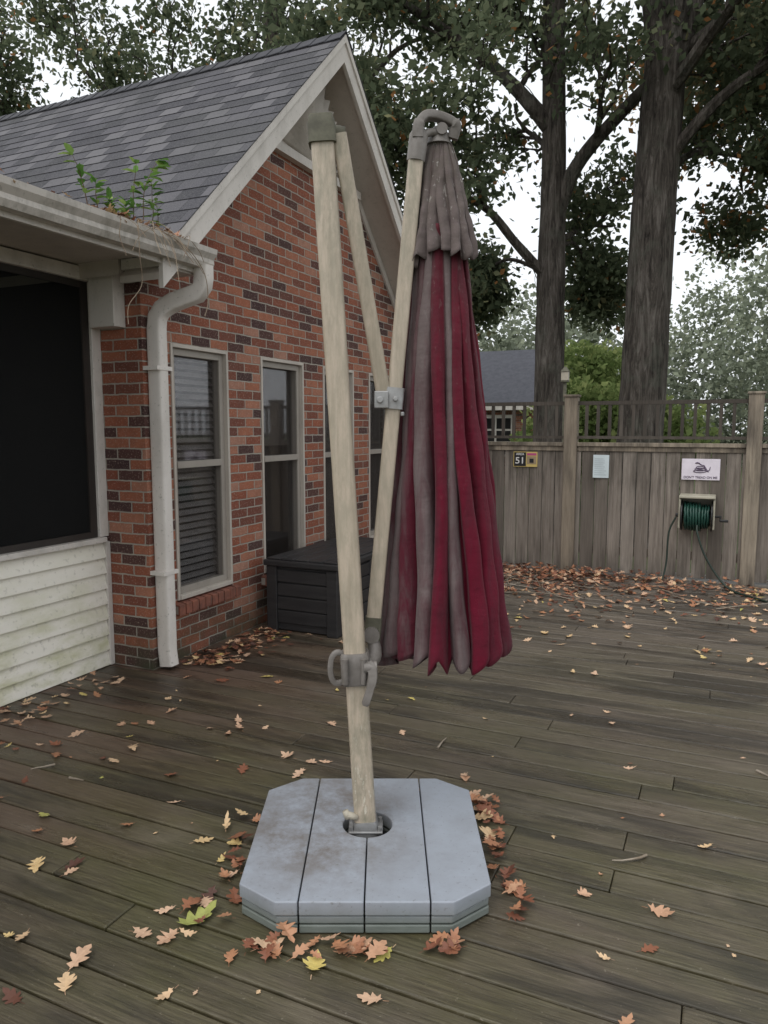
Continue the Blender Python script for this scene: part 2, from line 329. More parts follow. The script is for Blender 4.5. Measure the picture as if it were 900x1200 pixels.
# sunburst gable vent
m=MB(); zb=3.74; cx=RY
hw=(RZ-.24-zb)/SL
def tri(x0,x1,y0,y1,y2,z0,z2):
    n=len(m.V)
    for x in (x0,x1): m.V.extend([(x,y0,z0),(x,y1,z0),(x,y2,z2)]); m.A.extend([.5]*3)
    m.F.extend([(n,n+2,n+1),(n+3,n+4,n+5),(n,n+1,n+4,n+3),(n+1,n+2,n+5,n+4),(n+2,n,n+3,n+5)])
tri(XW+.001,XW+.010,cx-hw,cx+hw,cx,zb,RZ-.24)
m.box((XW+.001,cx-hw-.05,zb-.07),(XW+.06,cx+hw+.05,zb-.001))
NR=21
for k in range(1,NR):
    an=math.pi*k/NR; R=(RZ-.27-zb)/(abs(math.sin(an))+SL*abs(math.cos(an))+1e-6)*.97
    d=(math.cos(an),math.sin(an)); p=(-d[1],d[0])
    a=.07; w0,w1=.004,.004+.040*R
    q=[(cx+d[0]*a-p[0]*w0,zb+d[1]*a-p[1]*w0),(cx+d[0]*R-p[0]*w1,zb+d[1]*R-p[1]*w1),(cx+d[0]*R+p[0]*w1,zb+d[1]*R+p[1]*w1),(cx+d[0]*a+p[0]*w0,zb+d[1]*a+p[1]*w0)]
    m.hexa([(XW+.010,q[0][0],q[0][1]),(XW+.010,q[1][0],q[1][1]),(XW+.010,q[2][0],q[2][1]),(XW+.010,q[3][0],q[3][1]),(XW+.05,q[0][0],q[0][1]),(XW+.10,q[1][0],q[1][1]),(XW+.03,q[2][0],q[2][1]),(XW+.03,q[3][0],q[3][1])])
m.make('gable_vent',M_trim,house)
# ---------------- screened porch part
XP=-3.62
m=MB(); z=0.005; k=0
while z<.80:
    for (ya,yb) in ((-2.2,1.2),(1.2,Y0-.04)):
        m.hexa([(XP-.03,ya,z),(XP+.026,ya,z),(XP+.026,yb,z),(XP-.03,yb,z),(XP-.03,ya,z+.1),(XP+.002,ya,z+.1),(XP+.002,yb,z+.1),(XP-.03,yb,z+.1)])
    z+=.1015
m.make('porch_siding',M_siding,house)
m=MB(); m.box((XP-.04,-2.2,.818),(XP+.045,Y0-.04,.85)); m.box((XP-.031,Y0-.04,0.0),(XP+.03,Y0-.002,.818))
m.box((XP-.035,Y0-.075,.851),(XP+.02,Y0-.002,2.44)); m.box((XP-.035,1.35,.851),(XP+.02,1.45,2.44))
m.box((XP-.05,-2.2,2.441),(XP+.03,Y0-.002,2.52)); m.box((XP+.031,Y0-.10,2.16),(XP+.23,Y0-.002,2.519))
m.make('porch_trim',M_trim,house,bevel=.004)
m=MB(); m.box((XP-.02,Y0-.13,.851),(XP+.0,Y0-.076,2.44)); m.box((XP-.02,1.451,2.40),(XP,Y0-.131,2.44)); m.box((XP-.02,1.451,.851),(XP,Y0-.131,.89)); m.make('screen_frame',M_bronze,house)
m=MB(); m.box((XP-.012,1.45,.89),(XP-.009,Y0-.13,2.40)); m.box((XP-.012,-2.2,.86),(XP-.009,1.35,2.44)); m.make('porch_screen',M_screen,house)
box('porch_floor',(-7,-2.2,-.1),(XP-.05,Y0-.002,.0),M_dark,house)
M_pw=simple('porch_wall',(.028,.026,.024),(.02,.019,.018),rough=.9)  # porch gloom put into the wall colour, kept near-black
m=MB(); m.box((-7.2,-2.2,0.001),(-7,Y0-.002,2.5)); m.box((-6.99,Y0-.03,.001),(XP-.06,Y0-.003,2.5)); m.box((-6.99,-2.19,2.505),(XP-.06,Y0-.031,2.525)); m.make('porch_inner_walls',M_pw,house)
m=MB(); m.box((-4.4,.2,2.0),(-4.35,3.4,2.08)); m.box((-5.6,.2,.0),(-4.8,3.0,.9)); m.make('porch_furniture',M_dark,house)
m=MB(); m.box((-7.2,-2.3,2.53),(XR-.03,Y0-.16,2.56)); m.make('porch_soffit',M_soffit,house)
m=MB(); m.hexa([(-7.2,-2.3,2.561),(XR-.03,-2.3,2.561),(XR-.03,3.74,2.561),(-7.2,3.43,2.561),(-7.2,-2.3,3.3),(XR-.03,-2.3,2.6),(XR-.03,3.74,2.6),(-7.2,3.43,3.3)]); m.make('porch_roof',M_roof,house)
GE=3.82
m=MB(); m.box((XR-.03,-2.3,2.48),(XR-.008,GE-.03,2.60)); m.box((XW+.002,Y0-.15,2.47),(XR-.031,GE-.05,2.529)); m.make('porch_fascia',M_trim,house)
prof=[(0,.115),(0,0),(.06,0),(.078,.03),(.075,.055),(.10,.085),(.105,.115),(.097,.115),(.092,.09),(.066,.06),(.066,.035),(.054,.01),(.008,.01),(.008,.115)]
V=[];Fc=[]
ys=[-2.3,0.5,2.0,GE]; npf=len(prof); gx=XR-.006; gz=2.505
for y in ys:
    for a,b in prof: V.append((gx+a,y,gz+b))
for i in range(len(ys)-1):
    for j in range(npf):
        a=i*npf+j;b=i*npf+(j+1)%npf; Fc.append((a,a+npf,b+npf,b))
capo=len(V)
V+= [(gx+a_,GE+.001,gz+b_) for a_,b_ in ((0,.115),(0,0),(.06,0),(.078,.03),(.075,.055),(.10,.085),(.105,.115))]
Fc.append(tuple(range(capo,capo+7)))
V+=[(v[0],GE-.007,v[2]) for v in V[capo:capo+7]]; Fc.append(tuple(range(capo+7,capo+14))[::-1])
mesh('rain_gutter',V,Fc,M_gut,house)
m=MB(); dx=XW+.058
P=[(gx+.045,3.755,2.52),(gx+.045,3.755,2.45),(gx+.04,3.75,2.40),(gx+.01,3.745,2.36),(XW+.17,3.70,2.31),(XW+.10,3.68,2.27),(dx+.01,3.67,2.22),(dx,3.67,2.15),(dx,3.67,.12),(dx+.012,3.67,.02)]
m.tube(P,.053,20,sq=(1,.78)); 
dn=m.make('downspout',M_down,house,smooth=True); e=dn.modifiers.new('e','EDGE_SPLIT'); e.split_angle=math.radians(40)
m=MB(); m.box((XW+.001,3.60,.62),(XW+.115,3.735,.645)); m.box((XW+.001,3.60,1.9),(XW+.115,3.735,1.925)); m.make('downspout_straps',M_down,house)
# ---------------------------------------------------------------- deck storage box
bx=empty('deck_storage_box'); x0,x1,y0,y1=-3.13,-2.52,4.70,5.95
m=MB(); m.box((x0+.03,y0+.03,.012),(x1-.03,y1-.03,.50)); m.make('body',M_boxm,bx,bevel=.006)
m=MB()
for zz in (.07,.175,.28,.385):
    m.box((x0+.09,y0+.012,zz),(x1-.09,y0+.0299,zz+.097)); m.box((x1-.0299,y0+.1,zz),(x1-.012,y1-.1,zz+.097))
for (cx_,cy_) in ((x0+.045,y0+.045),(x1-.045,y0+.045),(x1-.045,y1-.045),(x0+.045,y1-.045)):
    m.box((cx_-.045,cy_-.045,.003),(cx_+.045,cy_+.045,.505))
m.box((x1-.0299,(y0+y1)/2-.05,.01),(x1-.006,(y0+y1)/2+.05,.5))
m.make('planks',M_boxm,bx,bevel=.006)
m=MB(); m.box((x0-.015,y0-.02,.508),(x1+.02,y1+.02,.555)); m.make('lid_rim',M_boxm,bx,bevel=.01)
m=MB()
for k in range(5): 
    a=x0+.0+k*(x1-x0)/5; m.box((a+.006,y0+.0,.5555),(a+(x1-x0)/5-.006,y1,.568))
m.make('lid_planks',M_boxm,bx,bevel=.005)
# ---------------------------------------------------------------- fence
FY=8.1
fence=empty('wood_fence')
m=MB(); x=-3.9
posts=[-3.22,-1.49,.27,2.1,4.0,6.0,7.9]
while x<8:
    m.box((x+.003,FY+random.uniform(0,.006),.012+random.uniform(0,.012)),(x+.137+random.uniform(-.007,.002),FY+.024,1.345)); x+=.1405
m.make('pickets',M_fence,fence,bevel=.002,seg=1)
m=MB()
for a,b in zip(posts[:-1],posts[1:]):
    m.box((a+.07,FY-.03,1.352),(b-.07,FY+.055,1.392)); m.box((a+.07,FY-.012,1.30),(b-.07,FY-.001,1.3515)); m.box((a+.07,FY+.03,.2),(b-.07,FY+.07,.29))
m.make('rails',M_post,fence,bevel=.003)
m=MB()
for a,b in zip(posts[:-1],posts[1:]):
    m.box((a+.07,FY-.005,1.785),(b-.07,FY+.035,1.825)); m.box((a+.07,FY-.005,1.43),(b-.07,FY+.03,1.46))
    x=a+.14
    while x<b-.1: m.box((x,FY-.002,1.461),(x+.032,FY+.028,1.784)); x+=.118
m.make('balusters',M_balus,fence)
m=MB()
for p in posts:
    m.box((p-.068,FY-.06,-.5),(p+.068,FY+.076,1.87)); m.box((p-.08,FY-.072,1.871),(p+.08,FY+.088,1.895)); 
m.make('posts',M_post,fence,bevel=.005)
# ---------------------------------------------------------------- signs
def text(body,loc,size,mat,parent,name='lettering',sx=1,ext=.0008):
    cu=bpy.data.curves.new(name,'FONT'); cu.body=body; cu.size=size; cu.align_x='CENTER'; cu.align_y='CENTER'; cu.extrude=ext; cu.offset=size*.012
    o=bpy.data.objects.new(name,cu); C.objects.link(o); o.location=loc; o.rotation_euler=(math.pi/2,0,0); o.scale=(sx,1,1); cu.materials.append(mat); o.parent=parent
def flatm(n,c,r=.5): 
    return simple(n,c,tuple(x*.85 for x in c),rough=r,scale=9,bump=.02)
K=flatm('black_print',(.015,.015,.018)); Wt=flatm('white_print',(.75,.74,.72)); Yl=flatm('yellow_print',(.62,.47,.16)); Pk=flatm('magenta_print',(.5,.08,.22))
sy=FY-.004
pl=empty('novelty_plate')
box('plate',(-2.11,sy-.008,1.12),(-1.845,sy-.002,1.285),Yl,pl); box('black_panel',(-2.103,sy-.010,1.127),(-1.97,sy-.0082,1.278),K,pl)
text('AREA',(-2.036,sy-.012,1.257),.034,Wt,pl,sx=1.1); text('51',(-2.036,sy-.012,1.185),.10,Wt,pl,sx=1.1)
box('picture_panel',(-1.96,sy-.010,1.15),(-1.855,sy-.0082,1.235),flatm('print_tan',(.35,.26,.16)),pl); box('red_band',(-1.96,sy-.010,1.245),(-1.855,sy-.0082,1.27),Pk,pl); box('dark_figure',(-1.93,sy-.0125,1.165),(-1.885,sy-.0102,1.21),K,pl)
nt_=empty('paper_notice'); box('sheet',(-1.25,sy-.006,1.02),(-1.087,sy-.002,1.262),flatm('pale_blue_paper',(.62,.70,.72)),nt_)
for k in range(9): box('line_%d'%k,(-1.235,sy-.0075,1.05+k*.021),(-1.105-random.uniform(0,.04),sy-.0062,1.054+k*.021),flatm('grey_ink',(.36,.4,.43)) if k==0 else bpy.data.materials['grey_ink'],nt_)
sg=empty('rattlesnake_sign'); Sn=flatm('sign_face',(.76,.70,.77)); box('panel',(-.375,sy-.008,1.025),(-.02,sy-.002,1.237),Sn,sg,bevel=.003)
INK=flatm('sign_ink',(.07,.04,.09))
text("DON'T TREAD ON ME",(-.197,sy-.0095,1.05),.032,INK,sg,sx=.98)
pts=[]
for k in range(70):
    t=k/69; an=t*2*math.pi*3.1; R=.062-.03*t
    pts.append((-.197+R*math.cos(an)*1.15, sy-.0105, 1.105+ t*.055+.018*math.sin(an)))
pts+=[(-.20,sy-.0105,1.18),(-.215,sy-.0105,1.195),(-.235,sy-.0105,1.198),(-.25,sy-.0105,1.192)]
tube('snake',pts,[.004]*70+[.005,.006,.008,.004],INK,sg,k=6)
tube('snake_tail',[(-.135,sy-.0105,1.11),(-.115,sy-.0105,1.13),(-.11,sy-.0105,1.16)],[.005,.004,.003],INK,sg,k=6)
# ---------------------------------------------------------------- hose reel
hr=empty('garden_hose_reel'); M_hr=simple('reel_plastic',(.45,.42,.33),(.3,.28,.22),rough=.5); M_hose=simple('green_hose',(.012,.045,.036),(.02,.07,.05),rough=.35)
M_blk=simple('black_plastic',(.02,.02,.02),rough=.45)
hx0,hx1,hz=-.375,-.045,.68; hy=FY-.17
m=MB(); m.box((hx0,FY-.30,.86),(hx1,FY-.008,.885)); m.box((hx0,FY-.02,.54),(hx1,FY-.008,.859)); 
m.box((hx0,FY-.28,.56),(hx0+.018,FY-.021,.859)); m.box((hx1-.018,FY-.28,.56),(hx1,FY-.021,.859)); m.make('housing',M_hr,hr,bevel=.006)
m=MB()
for x in (hx0+.022,hx1-.034): m.tube([(x,hy,hz),(x+.012,hy,hz)],.15,28)
m.tube([(hx1,hy,hz),(hx1+.06,hy,hz)],.012,8); m.tube([(hx1+.05,hy,hz),(hx1+.05,hy-.09,hz-.03)],.01,8); m.tube([(hx1+.05,hy-.09,hz-.03),(hx1+.12,hy-.09,hz-.03)],.014,8); m.tube([(hx0-.03,hy,hz),(hx0,hy,hz)],.02,8)
m.make('drum_and_crank',M_blk,hr)
pts=[]
for k in range(24*24):
    t=k/(24*24); lay=int(t*24)//9; an=k/24*2*math.pi; ph=(t*24%9)/9; ph=ph if lay%2==0 else 1-ph
    pts.append((hx0+.05+ph*(hx1-hx0-.1)+random.uniform(-.003,.003),hy+math.cos(an)*(.09+lay*.022),hz+math.sin(an)*(.09+lay*.022)-.008*math.sin(ph*3)))
m=MB(); m.tube(pts,.0115,6); m.make('hose_coil',M_hose,hr,smooth=True)
def bez(P,n=12):
    out=[]
    P=[Vector(p) for p in P]
    for i in range(len(P)-1):
        p0=P[max(i-1,0)];p1=P[i];p2=P[i+1];p3=P[min(i+2,len(P)-1)]
        for k in range(n):
            t=k/n; out.append(.5*((2*p1)+(-p0+p2)*t+(2*p0-5*p1+4*p2-p3)*t*t+(-p0+3*p1-3*p2+p3)*t**3))
    out.append(P[-1]); return out
m=MB(); m.tube(bez([(-.2,hy-.12,.60),(-.19,hy-.16,.52),(-.12,hy-.2,.33),(.0,hy-.25,.14),(.12,hy-.32,.03),(.3,hy-.5,.012),(.55,hy-.75,.012),(.9,hy-.7,.012),(1.5,hy-.9,.012)]),.0105,8)
m.tube(bez([(-.40,hy,.66),(-.46,hy-.02,.5),(-.47,hy-.05,.2),(-.5,hy-.1,.012)]),.0095,8); m.make('loose_hose',simple('dark_hose',(.02,.035,.025),rough=.4),hr,smooth=True)
# ---------------------------------------------------------------- cantilever umbrella
BO=LW(-.06,2.52,0); um=empty('cantilever_patio_umbrella',BO,YAW)
def U(r,d,z): return (r+.06,d-2.52,z)
def base_mat():
    t=NT('grey_base_plastic');o=t.obj(); n=t.noise(o,5,8,.7); 
    col=t.mix(t.ramp(n,[(.4,0.),(.72,.6)]),(.335,.365,.415),(.24,.25,.27))
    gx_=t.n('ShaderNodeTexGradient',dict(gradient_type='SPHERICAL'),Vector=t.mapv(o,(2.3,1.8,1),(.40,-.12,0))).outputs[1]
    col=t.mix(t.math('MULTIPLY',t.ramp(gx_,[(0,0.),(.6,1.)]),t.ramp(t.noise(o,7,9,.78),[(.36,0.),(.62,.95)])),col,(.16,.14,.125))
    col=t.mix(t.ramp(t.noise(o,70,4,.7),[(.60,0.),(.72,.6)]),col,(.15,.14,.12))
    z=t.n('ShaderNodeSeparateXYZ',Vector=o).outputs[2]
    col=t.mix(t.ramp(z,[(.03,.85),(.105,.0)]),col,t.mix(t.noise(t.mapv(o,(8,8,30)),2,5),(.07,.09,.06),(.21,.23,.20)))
    t.bump(t.noise(o,260,2),.25,.001); return t.set(Base_Color=col,Roughness=.5)
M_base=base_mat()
def wood_alu():
    t=NT('wood_grain_aluminium');o=t.obj(); v=t.mapv(o,(9,9,.7)); g=t.noise(v,5,6,.6,1.2)
    col=t.mix(t.ramp(g,[(.35,0.),(.7,.8)]),(.52,.435,.34),(.37,.305,.23))
    z=t.n('ShaderNodeSeparateXYZ',Vector=o).outputs[2]
    ds=t.math('MULTIPLY',t.ramp(t.noise(t.mapv(o,(1,1,.3)),24,7,.75),[(.40,0.),(.60,1.)]),t.ramp(t.math('DIVIDE',z,2.7),[(.05,1.),(.28,.45),(.7,.4),(.95,.85)]))
    col=t.mix(ds,col,(.24,.225,.165))
    fl=t.math('MULTIPLY',t.ramp(t.noise(t.mapv(o,(1,1,.35)),55,5,.7),[(.58,0.),(.63,1.)]),t.ramp(z,[(.1,.9),(.55,.25),(.7,0.)])); col=t.mix(fl,col,(.62,.58,.48))
    return t.set(Base_Color=col,Roughness=.45)
M_mast=wood_alu()
M_gm=simple('grey_cast_fitting',(.22,.20,.185),(.13,.115,.10),rough=.5,scale=18); M_ol=simple('weathered_cap',(.14,.135,.095),(.075,.07,.05),rough=.7,scale=18)
M_met=simple('dull_metal',(.42,.42,.42),(.28,.27,.26),metal=.6,rough=.45,scale=15)
M_beige=simple('beige_knob',(.5,.45,.36),rough=.5)
def oct_strip(mb,xa,xb,z0,z1,inset=0.0):
    X0,X1,Y0_,Y1_=-.40+inset,.40-inset,-.405+inset,.40-inset; ch=.125; chb=.10
    def yr(x):
        lo,hi=Y0_,Y1_
        if x<X0+ch: lo=Y0_+(X0+ch-x)*.75; hi=Y1_-(X0+ch-x)*chb/ch
        if x>X1-ch: lo=Y0_+(x-X1+ch)*.75; hi=Y1_-(x-X1+ch)*chb/ch
        return lo,hi
    xs=sorted(set([xa,xb]+[q for q in (X0+ch,X1-ch) if xa<q<xb]))
    bot=[(x,yr(x)[0]) for x in xs]; top=[(x,yr(x)[1]) for x in xs][::-1]
    pl_=bot+top; n=len(mb.V); k=len(pl_)
    for z in (z0,z1):
        for p in pl_: mb.V.append((p[0],p[1],z)); mb.A.append(.5)
    mb.F.append(tuple(n+i for i in range(k))[::-1]); mb.F.append(tuple(n+k+i for i in range(k)))
    for i in range(k): mb.F.append((n+i,n+(i+1)%k,n+k+(i+1)%k,n+k+i))
cut=MB(); cut.tube([(0,.045,-.1),(0,.045,.3)],.090,40); cuto=cut.make('hole_cutter',None,parent=um); fixn(cuto)
edges=[-.40,-.203,0,.203,.40]
lays=[(.005,.031,.005),(.036,.060,.006),(.065,.112,0.0)]
slabs=[]
for li,(z0,z1,ins) in enumerate(lays):
    mb=MB()
    for a,b in zip(edges[:-1],edges[1:]):
        oct_strip(mb,a+(ins if a==-.40 else .0022),b-(ins if b==.40 else .0022),z0,z1,ins)
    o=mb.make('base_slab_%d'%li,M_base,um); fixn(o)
    bo=o.modifiers.new('c','BOOLEAN'); bo.object=cuto; bo.operation='DIFFERENCE'; bo.solver='EXACT'
    be=o.modifiers.new('b','BEVEL'); be.width=.007 if li==2 else .004; be.segments=3; be.limit_method='ANGLE'; be.angle_limit=math.radians(35); slabs.append(o)
M_spc=simple('dark_spacer',(.05,.055,.045),rough=.8)
for k_,(za,zb_) in enumerate(((.0312,.0358),(.0602,.0648))):
    mb=MB(); oct_strip(mb,-.385,.385,za,zb_,.015); sp=mb.make('slab_spacer_%d'%k_,M_spc,um); fixn(sp)
    bo=sp.modifiers.new('c','BOOLEAN'); bo.object=cuto; bo.operation='DIFFERENCE'; bo.solver='EXACT'; slabs.append(sp)
bpy.context.view_layer.update()
dg=bpy.context.evaluated_depsgraph_get()
for o in slabs:
    me=bpy.data.meshes.new_from_object(o.evaluated_get(dg)); o.modifiers.clear(); o.data=me
bpy.data.objects.remove(cuto)
m=MB(); m.tube([(0,.045,.004),(0,.045,.05)],.0885,32); m.make('hole_floor',M_blk,um)
mb_=Vector(U(-.0625,2.57,.02)); mt_=Vector(U(-.207,2.60,2.545))
tube('mast',[mb_,mt_],.039,M_mast,um,k=20,sq=(1,.85))
def onm(z): return mb_+(mt_-mb_)*((z-mb_.z)/(mt_.z-mb_.z))
tube('mast_socket',[onm(.03),onm(.105),onm(.130)],[.047,.046,.043],M_met,um,k=20,sq=(1,.9))
m=MB(); q=onm(.09); m.box((q.x-.062,q.y-.045,.092),(q.x+.062,q.y+.045,.101)); m.make('socket_plate',M_met,um,bevel=.003)
m=MB()
for s1,s2 in ((-1,-1),(1,-1),(1,1),(-1,1)): m.tube([(q.x+s1*.052,q.y+s2*.034,.10),(q.x+s1*.052,q.y+s2*.034,.116)],.008,6)
m.make('socket_bolts',M_met,um)
m=MB(); q=onm(.11); m.tube([(q.x-.03,q.y-.03,.15),(q.x-.065,q.y-.04,.165)],[.012,.014],10); m.tube([(q.x-.06,q.y-.04,.155),(q.x-.072,q.y-.04,.18)],[.014,.011],10); m.make('tilt_knob',M_beige,um,smooth=True)
tube('mast_cap',[onm(2.485),onm(2.55),onm(2.575),onm(2.582)],[.047,.046,.040,.02],M_ol,um,k=16,sq=(1,.9))
m=MB(); q=onm(2.53); m.tube([q,q+Vector((.075,.005,-.008))],[.028,.023],12); m.make('cap_ear',M_ol,um,smooth=True)
sa=Vector(U(-.150,2.60,2.52)); sb=Vector(U(.0,2.69,1.655)); tube('strut',[sa,sb],.026,M_mast,um,k=16,sq=(1,.8))
ba=Vector(U(-.045,2.66,.77)); bb=Vector(U(.118,2.73,2.55)); tube('boom',[ba,bb],.027,M_mast,um,k=16,sq=(1,.85))
def onb(z): return ba+(bb-ba)*((z-ba.z)/(bb.z-ba.z))
tube('boom_sleeve',[onb(1.615),onb(1.69)],.035,M_met,um,k=16,sq=(1,.9))
m=MB(); q=onb(1.65); m.box((q.x-.07,q.y-.045,q.z-.032),(q.x-.02,q.y-.037,q.z+.028)); m.tube([(q.x-.05,q.y-.055,q.z-.003),(q.x-.05,q.y+.03,q.z-.003)],.012,10); m.tube([(q.x+.005,q.y-.05,q.z+.0),(q.x+.005,q.y-.03,q.z)],.010,6); m.tube([(q.x+.03,q.y-.035,q.z-.045),(q.x+.03,q.y-.035,q.z-.06)],.008,6); m.make('strut_bracket',M_met,um,bevel=.003)
q=onm(.70)
tube('slider_collar',[onm(.640),onm(.65),onm(.745),onm(.755)],[.047,.052,.052,.047],M_gm,um,k=20,sq=(1,.9))
m=MB(); m.tube(bez([q+Vector((-.04,-.01,.045)),q+Vector((-.065,-.02,.058)),q+Vector((-.085,-.02,.035)),q+Vector((-.088,-.02,-.02)),q+Vector((-.072,-.015,-.055)),q+Vector((-.035,-.01,-.05))],6),.009,8,sq=(1.1,.9))
m.tube([q+Vector((-.035,-.058,-.045)),q+Vector((-.035,-.058,.045))],.012,8); m.tube([q+Vector((.03,-.058,-.045)),q+Vector((.03,-.058,.045))],.010,8)
m.tube(bez([q+Vector((.045,-.05,.03)),q+Vector((.062,-.06,-.0)),q+Vector((.055,-.075,-.05)),q+Vector((.035,-.08,-.115))],6),[.019]*6+[.017]*6+[.014]*6+[.009],10,sq=(1,.8))
m.tube([q+Vector((.03,-.055,.015)),q+Vector((.075,-.05,.015))],.02,12)
m.tube(bez([q+Vector((.04,-.01,.0)),q+Vector((.07,.04,.03)),ba+Vector((0,0,.02))],6),.024,10)
m.tube([ba+Vector((0,-.04,.03)),ba+Vector((0,.035,.03))],.03,12)
m.make('slider_handle_and_lever',M_gm,um,smooth=True).modifiers.new('e','EDGE_SPLIT').split_angle=math.radians(45)
m=MB(); m.tube([ba+Vector((0,0,.0)),onb(.86)],.031,12,sq=(1,.85)); m.make('boom_end_cap',M_ol,um)
hub=Vector(U(.195,2.78,2.58))
tube('boom_top_cap',[onb(2.475),bb+Vector((.003,0,.01)),bb+Vector((.008,0,.03))],[.033,.034,.026],M_gm,um,k=14)
m=MB(); m.tube(bez([bb+Vector((.0,-.01,-.0)),bb+Vector((.003,-.01,.045)),bb+Vector((.03,.0,.080)),bb+Vector((.085,.02,.082)),bb+Vector((.132,.035,.062)),bb+Vector((.125,.045,.02))],8),[.021]*10+[.016]*21+[.021]*10,12,sq=(.95,1.25))
m.tube(bez([bb+Vector((.01,-.012,.005)),bb+Vector((.05,.01,.03)),bb+Vector((.10,.03,.025))],6),.013,8)
m.tube([bb+Vector((.085,-.0,.040)),bb+Vector((.085,.07,.040))],.020,12)
m.tube([hub+Vector((0,0,.03)),hub+Vector((0,0,-.0)),hub+Vector((0,0,-.03))],[.020,.040,.046],16)
m.make('top_hub_handle',M_gm,um,smooth=True).modifiers.new('e','EDGE_SPLIT').split_angle=math.radians(50)
# canopy
def fabric():
    t=NT('faded_maroon_canvas');o=t.obj(); f=t.attr('fade'); g=t.attr('grime')
    n=t.noise(t.mapv(o,(9,9,1.1)),2.6,8,.7,.3)
    ff=t.math('ADD',f,t.math('MULTIPLY',t.math('SUBTRACT',n,.5),1.1))
    col=t.ramp(ff,[(.16,(.120,.006,.020)),(.42,(.095,.016,.027)),(.60,(.108,.055,.060)),(.88,(.150,.117,.115))])
    n2=t.noise(t.mapv(o,(1,1,.6)),5,6,.7); col=t.mix(t.ramp(n2,[(.45,0.),(.75,.5)]),col,t.mix(.5,col,(.04,.025,.028)))
    col=t.mix(t.math('MULTIPLY',g,t.ramp(t.noise(o,40,5,.7),[(.3,.2),(.6,1.)])),col,(.115,.098,.082))
    wsp=t.math('MULTIPLY',t.ramp(t.noise(t.mapv(o,(1,1,.5)),60,3,.6),[(.62,0.),(.67,.8)]),g); col=t.mix(wsp,col,(.36,.34,.31))
    weave=t.noise(o,420,2); wr=t.noise(t.mapv(o,(1,1,.5)),14,5); wr2=t.noise(t.mapv(o,(1,1,2.2)),9,3)
    h=t.math('ADD',t.math('MULTIPLY',weave,.10),t.math('ADD',wr,t.math('MULTIPLY',wr2,.6)))
    t.bump(h,.6,.018)
    t.set(Base_Color=col,Roughness=.88,Specular_IOR_Level=.15); t.bs.inputs['Sheen Weight'].default_value=.06; return t.m
M_fab=fabric()
def canopy(name,cx0,cx1,zt,zb,R0,R1,N,amp0,amp1,k,seed,fadef,gr,rows=80,hemv=.05,power=1.0,per=16,pv=.7,vary=.9):
    r_=np.random.RandomState(seed); ph=r_.rand(10)*6.28; wd=.5+vary*r_.rand(N); wd/=wd.sum(); st=np.concatenate([[0],np.cumsum(wd)])*2*math.pi+ph[9]
    pa=r_.rand(N); dep=.5+.9*r_.rand(N+1); dep[N]=dep[0]; ch=r_.rand(N); tk=(.5+r_.rand(N))*k; start=r_.rand(N)
    M_=N*per; V=[];Fc=[];A=[];G=[]
    for i in range(rows):
        s=i/(rows-1)
        for j in range(M_):
            q=j//per; u=(j%per)/per; w_=st[q+1]-st[q]; th=st[q]+w_*u
            f=math.sin(math.pi*u)**pv if 0<u<1 else 0.
            grow=min(1,max(.35,(s+.25-.35*start[q])*1.6))
            amp=(amp0+(amp1-amp0)*s**.8)*(dep[q]*(1-u)+dep[q+1]*u)*grow
            R=(R0+(R1-R0)*s**power)*(1-amp*(1-f))*(1+.04*math.sin(2*th+ph[3]+s*2)+.13*(pa[q]-.5)*f)
            R*=1+.03*math.sin(19*s+ph[4]+3*th+2*math.sin(th*2))*(1-s)+.014*math.sin(37*s+5*th+ph[5])+.03*s*math.sin(2*math.pi*u*1.5+7*pa[q]+3*s)
            to=th-tk[q]*w_*math.sin(2*math.pi*u)*.16-tk[q]*w_*.42*f+.05*math.sin(s*5+ph[6])+.07*math.sin(s*7+q*2)
            cxx=cx0[0]+(cx1[0]-cx0[0])*s; cyy=cx0[1]+(cx1[1]-cx0[1])*s
            z=zt+(zb-zt)*s - hemv*s*s*(abs(math.sin(math.pi*(u+pa[q]*.4)))-.3)*(.4+pa[q]) + (.025*math.sin(th+ph[7])+.02*math.sin(3*th+ph[8]))*s*s
            V.append((cxx+R*math.cos(to),cyy+R*math.sin(to),z)); A.append(fadef((st[q]+st[q+1])/2,s,f,ch[q],u)); G.append(gr(s,f))
    for i in range(rows-1):
        for j in range(M_):
            a=i*M_+j;b=i*M_+(j+1)%M_; Fc.append((a,a+M_,b+M_,b))
    o=mesh(name,V,Fc,M_fab,um,True,attrs={'fade':A,'grime':G}); so=o.modifiers.new('s','SOLIDIFY'); so.thickness=.0025; return o
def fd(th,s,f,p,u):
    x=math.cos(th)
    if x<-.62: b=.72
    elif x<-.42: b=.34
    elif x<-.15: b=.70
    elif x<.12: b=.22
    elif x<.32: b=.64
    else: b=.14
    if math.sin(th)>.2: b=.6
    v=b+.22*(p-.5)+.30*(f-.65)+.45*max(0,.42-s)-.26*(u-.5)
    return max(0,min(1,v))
cT=U(.20,2.79,0); cB=U(.216,2.80,0)
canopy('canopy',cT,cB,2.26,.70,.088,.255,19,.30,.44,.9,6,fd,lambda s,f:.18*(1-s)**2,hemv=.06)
canopy('canopy_vent',cT,cT,2.575,2.155,.030,.134,17,.12,.28,.8,9,lambda th,s,f,p,u:.84+.25*f-.12*p,lambda s,f:.45+.55*(1-s)**1.5,rows=34,hemv=.022,power=.72,vary=.5)
m=MB()
for k in range(8):
    an=k*math.pi/4+.2; m.tube([(cT[0]+.02*math.cos(an),cT[1]+.02*math.sin(an),2.45),(cB[0]+.10*math.cos(an),cB[1]+.10*math.sin(an),.82)],.007,6)
m.tube([(cT[0],cT[1],2.56),(cT[0],cT[1],1.9)],.018,10); m.make('ribs',M_gm,um)
